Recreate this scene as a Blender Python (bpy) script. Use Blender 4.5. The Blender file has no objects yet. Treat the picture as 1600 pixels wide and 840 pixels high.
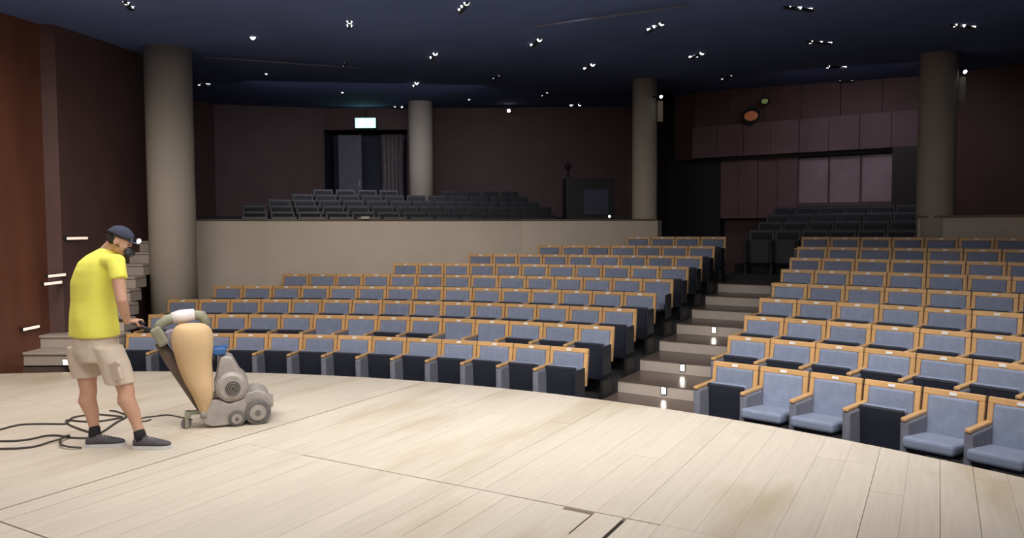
import bpy, bmesh, math, random
from mathutils import Vector, Matrix, noise
random.seed(7)
S = bpy.context.scene
COL = S.collection
PI = math.pi
R_ = math.radians

# ---------------------------------------------------------------- camera
F = 1180.0; H = 1.7; HOR = 357.5; ROLL = -0.004
TH = math.atan((420 - HOR) / F)
cd = bpy.data.cameras.new('camera'); cam = bpy.data.objects.new('camera', cd); COL.objects.link(cam)
cd.sensor_width = 36; cd.lens = 36 * F / 1600; cd.clip_start = 0.05; cd.clip_end = 200
cam.matrix_world = Matrix.Translation((0, 0, H)) @ Matrix.Rotation(PI/2 - TH, 4, 'X') @ Matrix.Rotation(ROLL, 4, 'Z')
S.camera = cam

# ---------------------------------------------------------------- world, exposure
w = bpy.data.worlds.new('world'); S.world = w; w.use_nodes = True
w.node_tree.nodes['Background'].inputs[0].default_value = (0.02, 0.022, 0.03, 1)
w.node_tree.nodes['Background'].inputs[1].default_value = 0.3
S.view_settings.view_transform = 'Standard'
S.view_settings.look = 'None'
S.view_settings.gamma = 1
S.view_settings.exposure = 0.0

# ---------------------------------------------------------------- lights (stage rig over the boards, house wash, added fills)
def area(name, loc, target, size, power, col, sy=None, spread=180):
    l = bpy.data.lights.new(name, 'AREA'); l.energy = power; l.color = col
    l.shape = 'RECTANGLE'; l.size = size; l.size_y = sy or size; l.spread = R_(spread)
    o = bpy.data.objects.new(name, l); COL.objects.link(o); o.location = loc
    o.rotation_euler = (Vector(target) - Vector(loc)).to_track_quat('-Z', 'Y').to_euler()
    return o
area('stage_light_row', (-1.2, 3.0, 4.0), (-1.2, 4.0, 0), 6.0, 160, (1.0, 0.95, 0.90), 2.0, 165)
area('stage_light_front', (-3.2, 6.2, 4.08), (-3.4, 7.2, 0), 6.0, 112, (1.0, 0.95, 0.90), 1.4, 160)
area('stage_light_rear', (0.5, -1.5, 4.0), (0.8, 2.5, 0), 6.0, 105, (1.0, 0.95, 0.90), 2.0, 160)
area('house_wash', (1.4, 4.9, 3.9), (1.3, 7.4, -0.3), 6.5, 130, (1.0, 0.97, 0.93), 0.6, 102)
area('rear_tier_glow', (-3.0, 16.0, 4.6), (-3.6, 19.5, 1.2), 5.0, 46, (0.88, 0.86, 1.0), 0.6, 140)  # added fill, no fixture: lifts the dark back walls and tier seats
area('rear_centre_glow', (6.0, 13.9, 4.5), (7.2, 16.6, 1.2), 2.5, 13, (0.92, 0.86, 1.0), 0.5, 140)  # added fill without a lamp of its own, brightens the booth wall
area('parapet_wash', (-0.8, 9.2, 4.2), (-1.2, 14.4, 1.4), 3.5, 26, (1.0, 0.93, 0.86), 0.3, 90)  # invented light, added to brighten the left parapet
def seat_spot(name, loc, target, power, ang):
    l = bpy.data.lights.new(name, 'SPOT'); l.energy = power; l.color = (0.92, 0.95, 1.0); l.spot_size = R_(ang); l.spot_blend = .8; l.shadow_soft_size = .06
    o = bpy.data.objects.new(name, l); COL.objects.link(o); o.location = loc
    o.rotation_euler = (Vector(target) - Vector(loc)).to_track_quat('-Z', 'Y').to_euler()
seat_spot('left_block_spot', (0.4, 11.4, 4.30), (1.0, 11.9, 0.6), 40, 65)
seat_spot('right_block_spot', (4.9, 9.8, 4.20), (5.6, 9.9, 0.5), 18, 65)
area('side_wash', (-4.6, 6.6, 4.0), (-5.2, 8.2, 0.0), 1.6, 52, (1.0, 0.9, 0.8), 1.0, 130)  # extra fill added to brighten the far left boards

# ---------------------------------------------------------------- pixel helpers
def ray(x, y):
    u, v = x - 800, 420 - y
    c, s = math.cos(ROLL), math.sin(ROLL)
    u, v = u*c - v*s, u*s + v*c
    return Vector((u, F*math.cos(TH) + v*math.sin(TH), -F*math.sin(TH) + v*math.cos(TH)))
def atz(x, y, z=0.0):
    r = ray(x, y); return r * ((z - H) / r.z) + Vector((0, 0, H))
def atd(x, y, d):
    r = ray(x, y); return r * (d / r.y) + Vector((0, 0, H))
CEIL0, CEILS = 3.73, 0.066
def atceil(x, y):
    r = ray(x, y); t = (CEIL0 - H) / (r.z - CEILS*r.y); return r*t + Vector((0, 0, H))

# ---------------------------------------------------------------- materials
def mat(name, col, rough=0.6, metal=0.0, var=0.0, vscale=6.0, bump=0.0, bscale=40.0, emit=None, es=0.0, stretch=None, objvar=0.0, coat=0.0, trans=0.0, spec=None):
    m = bpy.data.materials.new(name); m.use_nodes = True
    nt = m.node_tree; b = nt.nodes['Principled BSDF']
    b.inputs['Base Color'].default_value = (*col, 1); b.inputs['Roughness'].default_value = rough
    b.inputs['Metallic'].default_value = metal
    if coat: b.inputs['Coat Weight'].default_value = coat; b.inputs['Coat Roughness'].default_value = 0.25
    if trans: b.inputs['Transmission Weight'].default_value = trans
    if spec is not None: b.inputs['Specular IOR Level'].default_value = spec
    if emit: b.inputs['Emission Color'].default_value = (*emit, 1); b.inputs['Emission Strength'].default_value = es
    tc = nt.nodes.new('ShaderNodeTexCoord'); mp = nt.nodes.new('ShaderNodeMapping')
    nt.links.new(tc.outputs['Object'], mp.inputs[0])
    if stretch: mp.inputs['Scale'].default_value = stretch
    last = None
    if var:
        n = nt.nodes.new('ShaderNodeTexNoise'); n.inputs['Scale'].default_value = vscale; n.inputs['Detail'].default_value = 5
        nt.links.new(mp.outputs[0], n.inputs['Vector'])
        mr = nt.nodes.new('ShaderNodeMapRange'); mr.inputs[1].default_value = 0.25; mr.inputs[2].default_value = 0.75
        mr.inputs[3].default_value = 1 - var; mr.inputs[4].default_value = 1 + var
        nt.links.new(n.outputs[0], mr.inputs[0]); last = mr.outputs[0]
    if objvar:
        oi = nt.nodes.new('ShaderNodeObjectInfo'); m2 = nt.nodes.new('ShaderNodeMapRange')
        m2.inputs[3].default_value = 1 - objvar; m2.inputs[4].default_value = 1 + objvar
        nt.links.new(oi.outputs['Random'], m2.inputs[0])
        if last:
            mm = nt.nodes.new('ShaderNodeMath'); mm.operation = 'MULTIPLY'
            nt.links.new(last, mm.inputs[0]); nt.links.new(m2.outputs[0], mm.inputs[1]); last = mm.outputs[0]
        else: last = m2.outputs[0]
    if last:
        vm = nt.nodes.new('ShaderNodeVectorMath'); vm.operation = 'SCALE'; vm.inputs[0].default_value = col
        nt.links.new(last, vm.inputs['Scale']); nt.links.new(vm.outputs[0], b.inputs['Base Color'])
    if bump:
        n2 = nt.nodes.new('ShaderNodeTexNoise'); n2.inputs['Scale'].default_value = bscale
        nt.links.new(mp.outputs[0], n2.inputs['Vector'])
        bp = nt.nodes.new('ShaderNodeBump'); bp.inputs['Strength'].default_value = bump; bp.inputs['Distance'].default_value = 0.01
        nt.links.new(n2.outputs[0], bp.inputs['Height']); nt.links.new(bp.outputs[0], b.inputs['Normal'])
    return m

def plank_mat():
    m = mat('sanded_pine', (0.62, 0.555, 0.465), 0.55, objvar=0.035, bump=0.08, bscale=30)
    nt = m.node_tree; b = nt.nodes['Principled BSDF']
    old = b.inputs['Base Color'].links[0].from_socket
    geo = nt.nodes.new('ShaderNodeNewGeometry'); mp = nt.nodes.new('ShaderNodeMapping')
    mp.vector_type = 'POINT'
    # first turn the grain axis onto X, then squash it
    mp0 = nt.nodes.new('ShaderNodeMapping'); mp0.inputs['Rotation'].default_value = (0, 0, R_(29.5 - 90))
    mp0.vector_type = 'POINT'
    nt.links.new(geo.outputs['Position'], mp0.inputs[0])
    mp.inputs['Rotation'].default_value = (0, 0, 0); mp.inputs['Scale'].default_value = (1.0, 14.0, 1.0)
    mp0.inputs['Rotation'].default_value = (0, 0, -R_(60.5))
    nt.links.new(mp0.outputs[0], mp.inputs[0])
    grain = nt.nodes.new('ShaderNodeTexNoise'); grain.inputs['Scale'].default_value = 2.2; grain.inputs['Detail'].default_value = 6
    nt.links.new(mp.outputs[0], grain.inputs['Vector'])
    st = nt.nodes.new('ShaderNodeTexNoise'); st.inputs['Scale'].default_value = 0.8; st.inputs['Detail'].default_value = 4
    mp3 = nt.nodes.new('ShaderNodeMapping'); mp3.inputs['Scale'].default_value = (0.6, 2.0, 1)
    nt.links.new(mp0.outputs[0], mp3.inputs[0]); nt.links.new(mp3.outputs[0], st.inputs['Vector'])
    a = nt.nodes.new('ShaderNodeMapRange'); a.inputs[1].default_value = .3; a.inputs[2].default_value = .7; a.inputs[3].default_value = .94; a.inputs[4].default_value = 1.04
    c = nt.nodes.new('ShaderNodeMapRange'); c.inputs[1].default_value = .52; c.inputs[2].default_value = .72; c.inputs[3].default_value = 0.0; c.inputs[4].default_value = 0.62
    nt.links.new(grain.outputs[0], a.inputs[0]); nt.links.new(st.outputs[0], c.inputs[0])
    v = nt.nodes.new('ShaderNodeVectorMath'); v.operation = 'SCALE'; nt.links.new(old, v.inputs[0]); nt.links.new(a.outputs[0], v.inputs['Scale'])
    mix = nt.nodes.new('ShaderNodeMix'); mix.data_type = 'RGBA'
    nt.links.new(c.outputs[0], mix.inputs['Factor']); nt.links.new(v.outputs[0], mix.inputs[6]); mix.inputs[7].default_value = (0.40, 0.31, 0.18, 1)
    nt.links.new(mix.outputs[2], b.inputs['Base Color'])
    return m

M = dict(
    plank=plank_mat(),
    gap=mat('underfloor_brown_wood', (0.20, 0.155, 0.105), 0.9),
    edge=mat('stage_edge', (0.03, 0.022, 0.018), 0.6),
    blue=mat('blue_grey_fabric', (0.205, 0.238, 0.335), 0.9, var=0.12, vscale=14, bump=0.2, bscale=250, objvar=0.1),
    armf=mat('grey_arm_fabric', (0.185, 0.19, 0.235), 0.9, var=0.1, vscale=14, bump=0.2, bscale=250),
    shell=mat('dark_seat_shell', (0.014, 0.017, 0.03), 0.55),
    wood=mat('varnished_beech', (0.58, 0.34, 0.145), 0.33, var=0.12, vscale=4, stretch=(1, 1, 9), objvar=0.1),
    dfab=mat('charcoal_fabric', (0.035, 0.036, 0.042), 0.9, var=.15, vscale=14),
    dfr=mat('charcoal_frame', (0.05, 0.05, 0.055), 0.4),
    plate=mat('pale_number_plate', (0.75, 0.75, 0.75), 0.3),
    black=mat('black_metal', (0.012, 0.012, 0.015), 0.5),
    tread=mat('aisle_riser_board', (0.50, 0.43, 0.37), 0.5, var=0.08, vscale=3),
    riser=mat('aisle_dark_tread', (0.13, 0.095, 0.08), 0.28, var=0.1),
    terr=mat('terrace_carpet', (0.03, 0.027, 0.03), 0.95, var=0.1, vscale=30),
    parapet=mat('beige_parapet_plaster', (0.62, 0.54, 0.45), 0.8, var=0.04, vscale=2),
    column=mat('beige_column_plaster', (0.50, 0.45, 0.37), 0.75, var=0.04, vscale=2),
    brown=mat('red_brown_panel_wood', (0.17, 0.062, 0.034), 0.45, var=0.2, vscale=3, stretch=(1, 1, 0.2)),
    maroon=mat('dark_maroon_panelling', (0.115, 0.06, 0.058), 0.6, var=0.15, vscale=2),
    mar2=mat('plum_booth_panel', (0.17, 0.10, 0.105), 0.6, var=0.15, vscale=2, objvar=0.12),
    ceil=mat('dark_blue_ceiling_paint', (0.115, 0.165, 0.37), 0.9, var=0.1, vscale=1),
    lens=mat('lit_lamp_lens', (1, 1, 1), 0.3, emit=(0.92, 0.96, 1.0), es=9),
    lensdim=mat('dim_lamp_lens', (1, 1, 1), 0.3, emit=(0.85, 0.9, 1.0), es=1.6),
    steplens=mat('step_light_lens', (1, 1, 1), 0.3, emit=(1.0, 0.9, 0.75), es=14),
    strip=mat('wall_strip_light_lens', (1, 1, 1), 0.3, emit=(1.0, 0.75, 0.58), es=.8),
    exit=mat('exit_sign_face', (0.5, 0.9, 0.8), 0.3, emit=(0.35, 1.0, 0.82), es=2.4),
    exitfig=mat('exit_sign_white_figure', (1, 1, 1), 0.3, emit=(0.85, 1.0, 0.95), es=4.5),
    amber=mat('amber_lamp_lens', (.25, .1, .05), 0.5, emit=(1.0, 0.32, 0.12), es=0.10),
    green=mat('green_lamp_lens', (.15, .2, .08), 0.5, emit=(0.6, 0.8, 0.25), es=0.12),
    door=mat('dark_blue_door', (0.05, 0.055, 0.10), 0.6),
    doorl=mat('grey_blue_door_leaf', (0.17, 0.17, 0.21), 0.5, var=.1),
    curtain=mat('grey_pink_curtain', (0.26, 0.22, 0.23), 0.9, var=.15, vscale=5),
    glass=mat('booth_window_glass', (0.34, 0.25, 0.28), 0.25, var=.2, vscale=2),
    # man
    skin=mat('skin', (0.56, 0.32, 0.22), 0.55, var=.06, vscale=20),
    shirt=mat('yellow_cotton', (0.84, 0.81, 0.125), 0.85, var=.05, vscale=8, bump=.15, bscale=15),
    shorts=mat('beige_canvas', (0.60, 0.50, 0.41), 0.9, var=.06, vscale=10, bump=.2, bscale=18),
    shoe=mat('grey_mesh_shoe', (0.085, 0.08, 0.09), 0.8, var=.2, vscale=30),
    sole=mat('white_rubber', (0.62, 0.62, 0.62), 0.6),
    sock=mat('black_sock', (0.012, 0.012, 0.014), 0.9),
    cap=mat('navy_cap_cloth', (0.035, 0.042, 0.08), 0.85, var=.15, vscale=20),
    hair=mat('dark_hair', (0.02, 0.014, 0.01), 0.7),
    mask=mat('respirator_rubber', (0.03, 0.03, 0.035), 0.5),
    # machine
    cast=mat('dusty_grey_cast_metal', (0.36, 0.325, 0.30), 0.6, metal=.2, var=.15, vscale=14),
    castd=mat('dark_motor_grille', (0.045, 0.042, 0.04), 0.7),
    rubber=mat('dusty_rubber', (0.13, 0.12, 0.115), 0.85, var=.15, vscale=20),
    bag=mat('tan_dust_bag_cloth', (0.60, 0.42, 0.235), 0.95, var=.05, vscale=6, bump=.35, bscale=9),
    postm=mat('brown_grey_handle_post', (0.14, 0.105, 0.085), 0.6, var=.2),
    olive=mat('olive_grey_control_box', (0.26, 0.26, 0.19), 0.7, var=.2, vscale=12),
    lilac=mat('lilac_grey_pipe', (0.25, 0.22, 0.28), 0.6),
    white=mat('white_hose_wrap', (0.78, 0.72, 0.75), 0.7),
    bluep=mat('blue_plastic', (0.03, 0.11, 0.30), 0.5),
    cable=mat('dark_cable_rubber', (0.05, 0.042, 0.038), 0.6),
    track=mat('grey_ceiling_conduit', (0.16, 0.16, 0.22), 0.6),
)

# ---------------------------------------------------------------- mesh helpers
def link(name, me, m, parent=None, smooth=False):
    o = bpy.data.objects.new(name, me); COL.objects.link(o)
    if m is not None and not me.materials:
        for mm in (m if isinstance(m, (list, tuple)) else [m]): me.materials.append(mm)
    if parent: o.parent = parent
    if smooth:
        for p in me.polygons: p.use_smooth = True
    return o
class MB:
    def __init__(s): s.bm = bmesh.new()
    def box(s, c, d, rot=None, bev=0.0, seg=2):
        r = bmesh.ops.create_cube(s.bm, size=1.0)
        vs = r['verts']
        for v in vs: v.co = Vector((v.co.x*d[0], v.co.y*d[1], v.co.z*d[2]))
        if bev:
            es = list({e for v in vs for e in v.link_edges})
            g = bmesh.ops.bevel(s.bm, geom=es, offset=bev, segments=seg, affect='EDGES', profile=.5)
            vs = list({v for f in g['faces'] for v in f.verts} | {v for v in vs if v.is_valid})
        for v in vs:
            p = v.co.copy()
            if rot is not None: p = rot @ p
            v.co = p + Vector(c)
        return s
    def cyl(s, p0, p1, r0, r1=None, n=16, cap=True):
        p0, p1 = Vector(p0), Vector(p1); r1 = r0 if r1 is None else r1
        return s.loft([(p0, r0, r0), (p1, r1, r1)], n=n, cap=cap)
    def loft(s, rings, n=16, cap=True, side=None):
        """rings: (centre, a, b[, axis_a, axis_b]); frames follow the path unless axes are given"""
        prev = None; L = len(rings); A0 = None
        for i, rg in enumerate(rings):
            c = Vector(rg[0])
            if len(rg) > 3: ax, bx = Vector(rg[3]), Vector(rg[4])
            else:
                t = (Vector(rings[min(i+1, L-1)][0]) - Vector(rings[max(i-1, 0)][0]))
                if t.length < 1e-9: t = Vector((0, 0, 1))
                t.normalize()
                if A0 is None:
                    ref = side if side is not None else (Vector((0, 0, 1)) if abs(t.z) < .9 else Vector((1, 0, 0)))
                    A0 = ref
                ax = (A0 - t*A0.dot(t))
                if ax.length < 1e-6: ax = t.orthogonal()
                ax.normalize(); bx = t.cross(ax); A0 = ax
            ring = [s.bm.verts.new(c + ax*(rg[1]*math.cos(2*PI*k/n)) + bx*(rg[2]*math.sin(2*PI*k/n))) for k in range(n)]
            if prev:
                for k in range(n): s.bm.faces.new((prev[k], prev[(k+1) % n], ring[(k+1) % n], ring[k]))
            elif cap: s.bm.faces.new(ring[::-1])
            prev = ring
        if cap: s.bm.faces.new(prev)
        return s
    def sphere(s, c, r, u=16, v=10, rot=None):
        r = r if hasattr(r, '__len__') else (r, r, r)
        g = bmesh.ops.create_uvsphere(s.bm, u_segments=u, v_segments=v, radius=1)
        for q in g['verts']:
            p = Vector((q.co.x*r[0], q.co.y*r[1], q.co.z*r[2]))
            if rot is not None: p = rot @ p
            q.co = p + Vector(c)
        return s
    def prism(s, pts, z0, z1):
        """horizontal polygon extruded vertically; z may be callables"""
        f0 = z0 if callable(z0) else (lambda x, y: z0); f1 = z1 if callable(z1) else (lambda x, y: z1)
        b = [s.bm.verts.new((x, y, f0(x, y))) for x, y in pts]; t = [s.bm.verts.new((x, y, f1(x, y))) for x, y in pts]
        n = len(pts)
        s.bm.faces.new(b[::-1]); s.bm.faces.new(t)
        for i in range(n): s.bm.faces.new((b[i], b[(i+1) % n], t[(i+1) % n], t[i]))
        return s
    def slab(s, pts, dirv, th):
        """planar polygon (3D) extruded along dirv*th"""
        a = [s.bm.verts.new(Vector(p)) for p in pts]; b = [s.bm.verts.new(Vector(p) + Vector(dirv)*th) for p in pts]
        n = len(pts); s.bm.faces.new(a); s.bm.faces.new(b[::-1])
        for i in range(n): s.bm.faces.new((a[i], b[i], b[(i+1) % n], a[(i+1) % n]))
        return s
    def mesh(s, name):
        bmesh.ops.recalc_face_normals(s.bm, faces=s.bm.faces)
        me = bpy.data.meshes.new(name); s.bm.to_mesh(me); s.bm.free(); return me
    def build(s, name, m, parent=None, smooth=False):
        return link(name, s.mesh(name), m, parent, smooth)
def tag(o, label=None, cat=None, group=None, kind=None):
    if label: o['label'] = label
    if cat: o['category'] = cat
    if group: o['group'] = group
    if kind: o['kind'] = kind
    return o
def struct(name, mb, m, parent=None, smooth=False):
    o = mb.build(name, m, parent, smooth)
    if not parent: o['kind'] = 'structure'
    return o
def thing(name, label, cat, loc=(0, 0, 0), rz=0, group=None):
    o = bpy.data.objects.new(name, None); COL.objects.link(o); o.location = loc; o.rotation_euler = (0, 0, rz); o.empty_display_size = .1
    return tag(o, label, cat, group)
def dup(root):
    c = root.copy(); COL.objects.link(c)
    for ch in KIDS[root.name]:
        d = ch.copy(); COL.objects.link(d); d.parent = c
        for g in KIDS.get(ch.name, []):
            e = g.copy(); COL.objects.link(e); e.parent = d
    return c
KIDS = {}
def remember(root):
    for o in [root] + list(root.children): KIDS[o.name] = list(o.children)
ORD = ['zeroth', 'first', 'second', 'third', 'fourth', 'fifth', 'sixth', 'seventh', 'eighth', 'ninth', 'tenth', 'eleventh', 'twelfth',
       'thirteenth', 'fourteenth', 'fifteenth', 'sixteenth', 'seventeenth', 'eighteenth', 'nineteenth', 'twentieth', 'twenty-first', 'twenty-second', 'twenty-third', 'twenty-fourth']

# ================================================================ plan of the hall
CX, CY = -4.595, -1.069                       # centre of the seating arcs
R1, PITCH = 10.929, 0.773
RS = 10.12                                    # stage front
ZTOP = [.342, .505, .648, .797, .943, 1.095, 1.238, 1.388, 1.541]
CH = 0.82
ZF = [z - CH for z in ZTOP]
def pol(R, a): return Vector((CX + R*math.sin(R_(a)), CY + R*math.cos(R_(a))))
def arc(R, a0, a1, st=2.0):
    n = max(2, int(abs(a1 - a0)/st) + 1)
    return [pol(R, a0 + (a1-a0)*i/(n-1)) for i in range(n)]

# ---------------------------------------------------------------- stage
BA = R_(29.5); bdir = Vector((math.sin(BA), math.cos(BA))); cdir = Vector((math.cos(BA), -math.sin(BA)))
stage_poly = arc(RS, -9.5, 78, 1.5) + [Vector((8, -3)), Vector((-6.3, -3))]
stage_poly[0] = Vector((-6.25, stage_poly[0].y))
# stage substructure = the 'floor' of the stage, planks are its children
sb = MB(); sb.prism([(p.x, p.y) for p in stage_poly], -0.5, -0.009)
stage = struct('stage_floor', sb, M['gap'])
eb = MB()
ap = arc(RS + .004, -9, 78, 1.5)
for a, b in zip(ap[:-1], ap[1:]):
    n = Vector((b.y - a.y, -(b.x - a.x))).normalized() * -0.02
    eb.slab([(a.x, a.y, -.5), (b.x, b.y, -.5), (b.x, b.y, -.012), (a.x, a.y, -.012)], (n.x, n.y, 0), 1)
eb.build('stage_front_edge', M['edge'], stage)
def clip(poly, q, n):
    out = []
    for i in range(len(poly)):
        a, b = poly[i], poly[(i+1) % len(poly)]
        da, db = (a - q).dot(n), (b - q).dot(n)
        if da >= 0: out.append(a)
        if da*db < 0: out.append(a + (b - a)*(da/(da - db)))
    return out
def area2(p): return abs(sum(p[i].x*p[(i+1) % len(p)].y - p[(i+1) % len(p)].x*p[i].y for i in range(len(p))))/2
cpl = arc(RS, -25, 85, 2.5)
def clip_stage(poly):
    for a, b in zip(cpl[:-1], cpl[1:]):
        n = -(((a + b)/2) - Vector((CX, CY))).normalized()
        poly = clip(poly, a, n)
        if len(poly) < 3: return []
    poly = clip(poly, Vector((-6.2, 0)), Vector((1, 0)))
    if len(poly) < 3: return []
    poly = clip(poly, Vector((0, .3)), Vector((0, 1)))
    return poly
rest = MB(); nrest = 0; nplank = 0
for i in range(-54, 34):
    c0 = .04 + .2*i; c1 = c0 + .2
    rr = random.Random(i)
    br = [-4, .48, 2.3, 4.12]
    b = 4.12 + rr.choice([1.2, 1.8, 2.4, 3.0])
    while b < 13: br.append(b); b += rr.choice([2.6, 3.2, 3.64])
    br.append(13.5)
    for b0, b1 in zip(br[:-1], br[1:]):
        g = .0007; gl = g; gr = g; gb = .001; gt = .001; hs_ = random.Random(i*7+1).random(); gl = g + (.0022 if hs_ < .35 else 0)
        if abs(c0 + 4.96) < .03 : gl = .010
        if abs(c1 + 4.96) < .03 : gr = .010
        if abs(b0 - 4.12) < .01 and -4.2 < c0 < -1.5: gb = .006
        if abs(b1 - 4.12) < .01 and -4.2 < c0 < -1.5: gt = .006
        if abs(b0 - 2.3) < .01 and c0 < -3: gb = .006
        if abs(b1 - 2.3) < .01 and c0 < -3: gt = .006
        
        q = [bdir*(b0+gb) + cdir*(c0+gl), bdir*(b1-gt) + cdir*(c0+gl), bdir*(b1-gt) + cdir*(c1-gr), bdir*(b0+gb) + cdir*(c1-gr)]
        if abs(c1 + 1.56) < .03 and abs(b1 - 4.12) < .01:       # lifting slot of the trap
            q = [bdir*b0 + cdir*(c0+g), bdir*(b1-gt) + cdir*(c0+g), bdir*(b1-gt) + cdir*(c1-.022), bdir*(b1-.36) + cdir*(c1-.022), bdir*(b1-.38) + cdir*(c1-g), bdir*b0 + cdir*(c1-g)]
        if abs(c1 + 1.76) < .03 and abs(b1 - 4.12) < .01:
            q = [bdir*b0 + cdir*(c0+g), bdir*(b1-.05) + cdir*(c0+g), bdir*(b1-.05) + cdir*(c1-.010), bdir*(b1-.36) + cdir*(c1-.010), bdir*(b1-.38) + cdir*(c1-g), bdir*b0 + cdir*(c1-g)]
        if b1 == 4.12 and (abs(c1 + 1.56) < .03 or abs(c1 + 1.76) < .03):
            wd_ = .018 if abs(c1 + 1.56) < .03 else .008
            z_ = [bdir*(b1-.35) + cdir*(c1-.003-wd_), bdir*(b1-.04) + cdir*(c1-.003-wd_), bdir*(b1-.04) + cdir*(c1-.003), bdir*(b1-.35) + cdir*(c1-.003)]
            mb = MB(); mb.prism([(v.x, v.y) for v in z_], -.02, -.004); mb.build('lifting_slot', M['edge'], stage)
        p = clip_stage(q)
        if len(p) < 3 or area2(p) < .01: continue
        cen = sum(p, Vector((0, 0)))/len(p)
        vis = any(abs(v.x) < .72*v.y + .2 and v.y > 3.4 for v in p)
        dz = rr.uniform(-.0006, .0006)
        if vis and nplank < 299:
            mb = MB(); mb.prism([(v.x - cen.x, v.y - cen.y) for v in p], -.03, dz)
            o = mb.build('plank', M['plank'], stage); o.location = (cen.x, cen.y, 0); nplank += 1
        else:
            rest.prism([(v.x, v.y) for v in p], -.03, dz); nrest += 1
ro = rest.build('planks_out_of_view', M['plank'], stage); ro['kind'] = 'stuff'
print('planks', nplank, nrest)

# ---------------------------------------------------------------- terraces and aisles
def aisleL(k): return 29.75 + .0*k
def aisleR(k): return [37.2, 36.5, 36.1, 35.8, 35.5, 35.1, 34.8, 34.5, 34.1][min(k, 8)]
TB = MB()
def ring_block(mb, Ra, Rb, a0, a1, z0, z1, st=3.0):
    n = max(2, int(abs(a1-a0)/st)+1)
    A = [a0 + (a1-a0)*i/(n-1) for i in range(n)]
    for p, q in zip(A[:-1], A[1:]):
        pts = [pol(Ra, p), pol(Rb, p), pol(Rb, q), pol(Ra, q)]
        mb.prism([(v.x, v.y) for v in pts], z0, z1)
EXT = [R1 + PITCH*k + .12 for k in range(9)]
lo = -14
for k in range(9):
    Ra = RS + .03 if k == 0 else EXT[k-1]
    Rb = EXT[k] if k < 8 else EXT[8] + .4
    ring_block(TB, Ra, Rb, -9 if k < 3 else -6, 75, -.9, ZF[k])
floor = struct('floor', TB, M['terr'])
# tread boards and risers of the aisle, one each per row
step_lights = []
for k in range(1, 9):
    Ra, Rb = EXT[k-1], (EXT[k] if k < 8 else EXT[8]+.4)
    mb = MB(); ring_block(mb, Ra - .015, Rb - .02, 29.9, aisleR(k) - .25, ZF[k] + .001, ZF[k] + .016)
    mb.build('aisle_tread', M['riser'], floor)
    mb = MB(); ring_block(mb, Ra - .012, Ra + .004, 29.9, aisleR(k) - .25, ZF[k-1] + .016, ZF[k])
    mb.build('aisle_riser', M['tread'], floor)
mb = MB(); ring_block(mb, RS + .04, EXT[0] - .02, 29.9, 37, ZF[0] + .001, ZF[0] + .016); mb.build('aisle_tread', M['riser'], floor)

def boxlight(name, label, p, yaw, wd, ht, lens, cat='light', group=None, body=M['black'], depth=.03):
    t = thing(name, label, cat, p, yaw, group)
    MB().box((0, 0, 0), (wd + .02, depth, ht + .02), bev=.004).build('housing', body, t)
    MB().box((0, -depth/2 - .002, 0), (wd, .006, ht), bev=.002).build('lens', lens, t)
    return t
def risers_light(x, k, label):
    R = EXT[k-1] - .03
    best = None
    zc = (ZF[k-1] + ZF[k])/2 + .03
    for i in range(2990, 3750):
        p = pol(R, i/100); px = ray_px(p.x, p.y, zc)[0]
        if best is None or abs(px - x) < best[0]: best = (abs(px-x), i/100)
    p = pol(R, best[1])
    t = boxlight('step_light', label, (p.x, p.y, zc), -R_(best[1]), .05, .075, M['steplens'], group='step lights in the aisle')
    return t
def ray_px(X, Y, Z):
    q = Vector((X, Y, Z - H)); f = q.y*math.cos(TH) - q.z*math.sin(TH); v = q.y*math.sin(TH) + q.z*math.cos(TH); u = q.x
    c, s = math.cos(ROLL), math.sin(ROLL)
    u, v = u*c + v*s, -u*s + v*c
    return 800 + F*u/f, 420 - F*v/f
risers_light(1038, 2, 'small bright step light lowest in the aisle, nearest the stage')
risers_light(1067, 3, 'small bright step light in aisle riser, middle one of the three')
risers_light(1116, 5, 'small bright step light in aisle riser, highest and farthest one')

# ---------------------------------------------------------------- parapet and upper left tier
wp = [(-5.75, 12.35), (-5.2, 12.75), (-4.3, 13.28), (-2.55, 13.95), (-1.15, 14.5), (.2, 14.95), (2.0, 15.2), (2.95, 15.3)]
PT = 1.86
mb = MB()
for (x0, y0), (x1, y1) in zip(wp[:-1], wp[1:]):
    n = Vector((-(y1-y0), x1-x0)).normalized()*.16
    mb.prism([(x0, y0), (x1, y1), (x1+n.x, y1+n.y), (x0+n.x, y0+n.y)], -.3, PT)
mb.prism([(2.95, 15.3), (3.15, 15.9), (3.0, 16.2), (2.8, 15.46)], -.3, PT)
struct('wall_parapet_left', mb, M['parapet'])
mb = MB()
for (x0, y0), (x1, y1) in zip(wp[:-1], wp[1:]):
    n = Vector((-(y1-y0), x1-x0)).normalized()
    mb.prism([(x0-n.x*.02, y0-n.y*.02), (x1-n.x*.02, y1-n.y*.02), (x1+n.x*.2, y1+n.y*.2), (x0+n.x*.2, y0+n.y*.2)], PT, PT+.03)
struct('trim_1', mb, M['riser'])
# tier steps: straight rows parallel to the parapet
tu = Vector((.946, .324)); tn = Vector((-.324, .946)); T0 = Vector((-4.7, 13.35))
TZ = [1.95, 2.07, 2.21, 2.36, 2.52, 2.68, 2.84]
mb = MB()
for j in range(7):
    a = T0 + tn*(.2 + .78*j) - tu*3.0; b = T0 + tn*(.2 + .78*j) + tu*9.2
    d = .78 if j < 6 else 3.2
    c = b + tn*d; e = a + tn*d
    mb.prism([(a.x, a.y), (b.x, b.y), (c.x, c.y), (e.x, e.y)], -.3, TZ[j] - CH)
struct('floor_upper_tier', mb, M['terr'])

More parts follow.
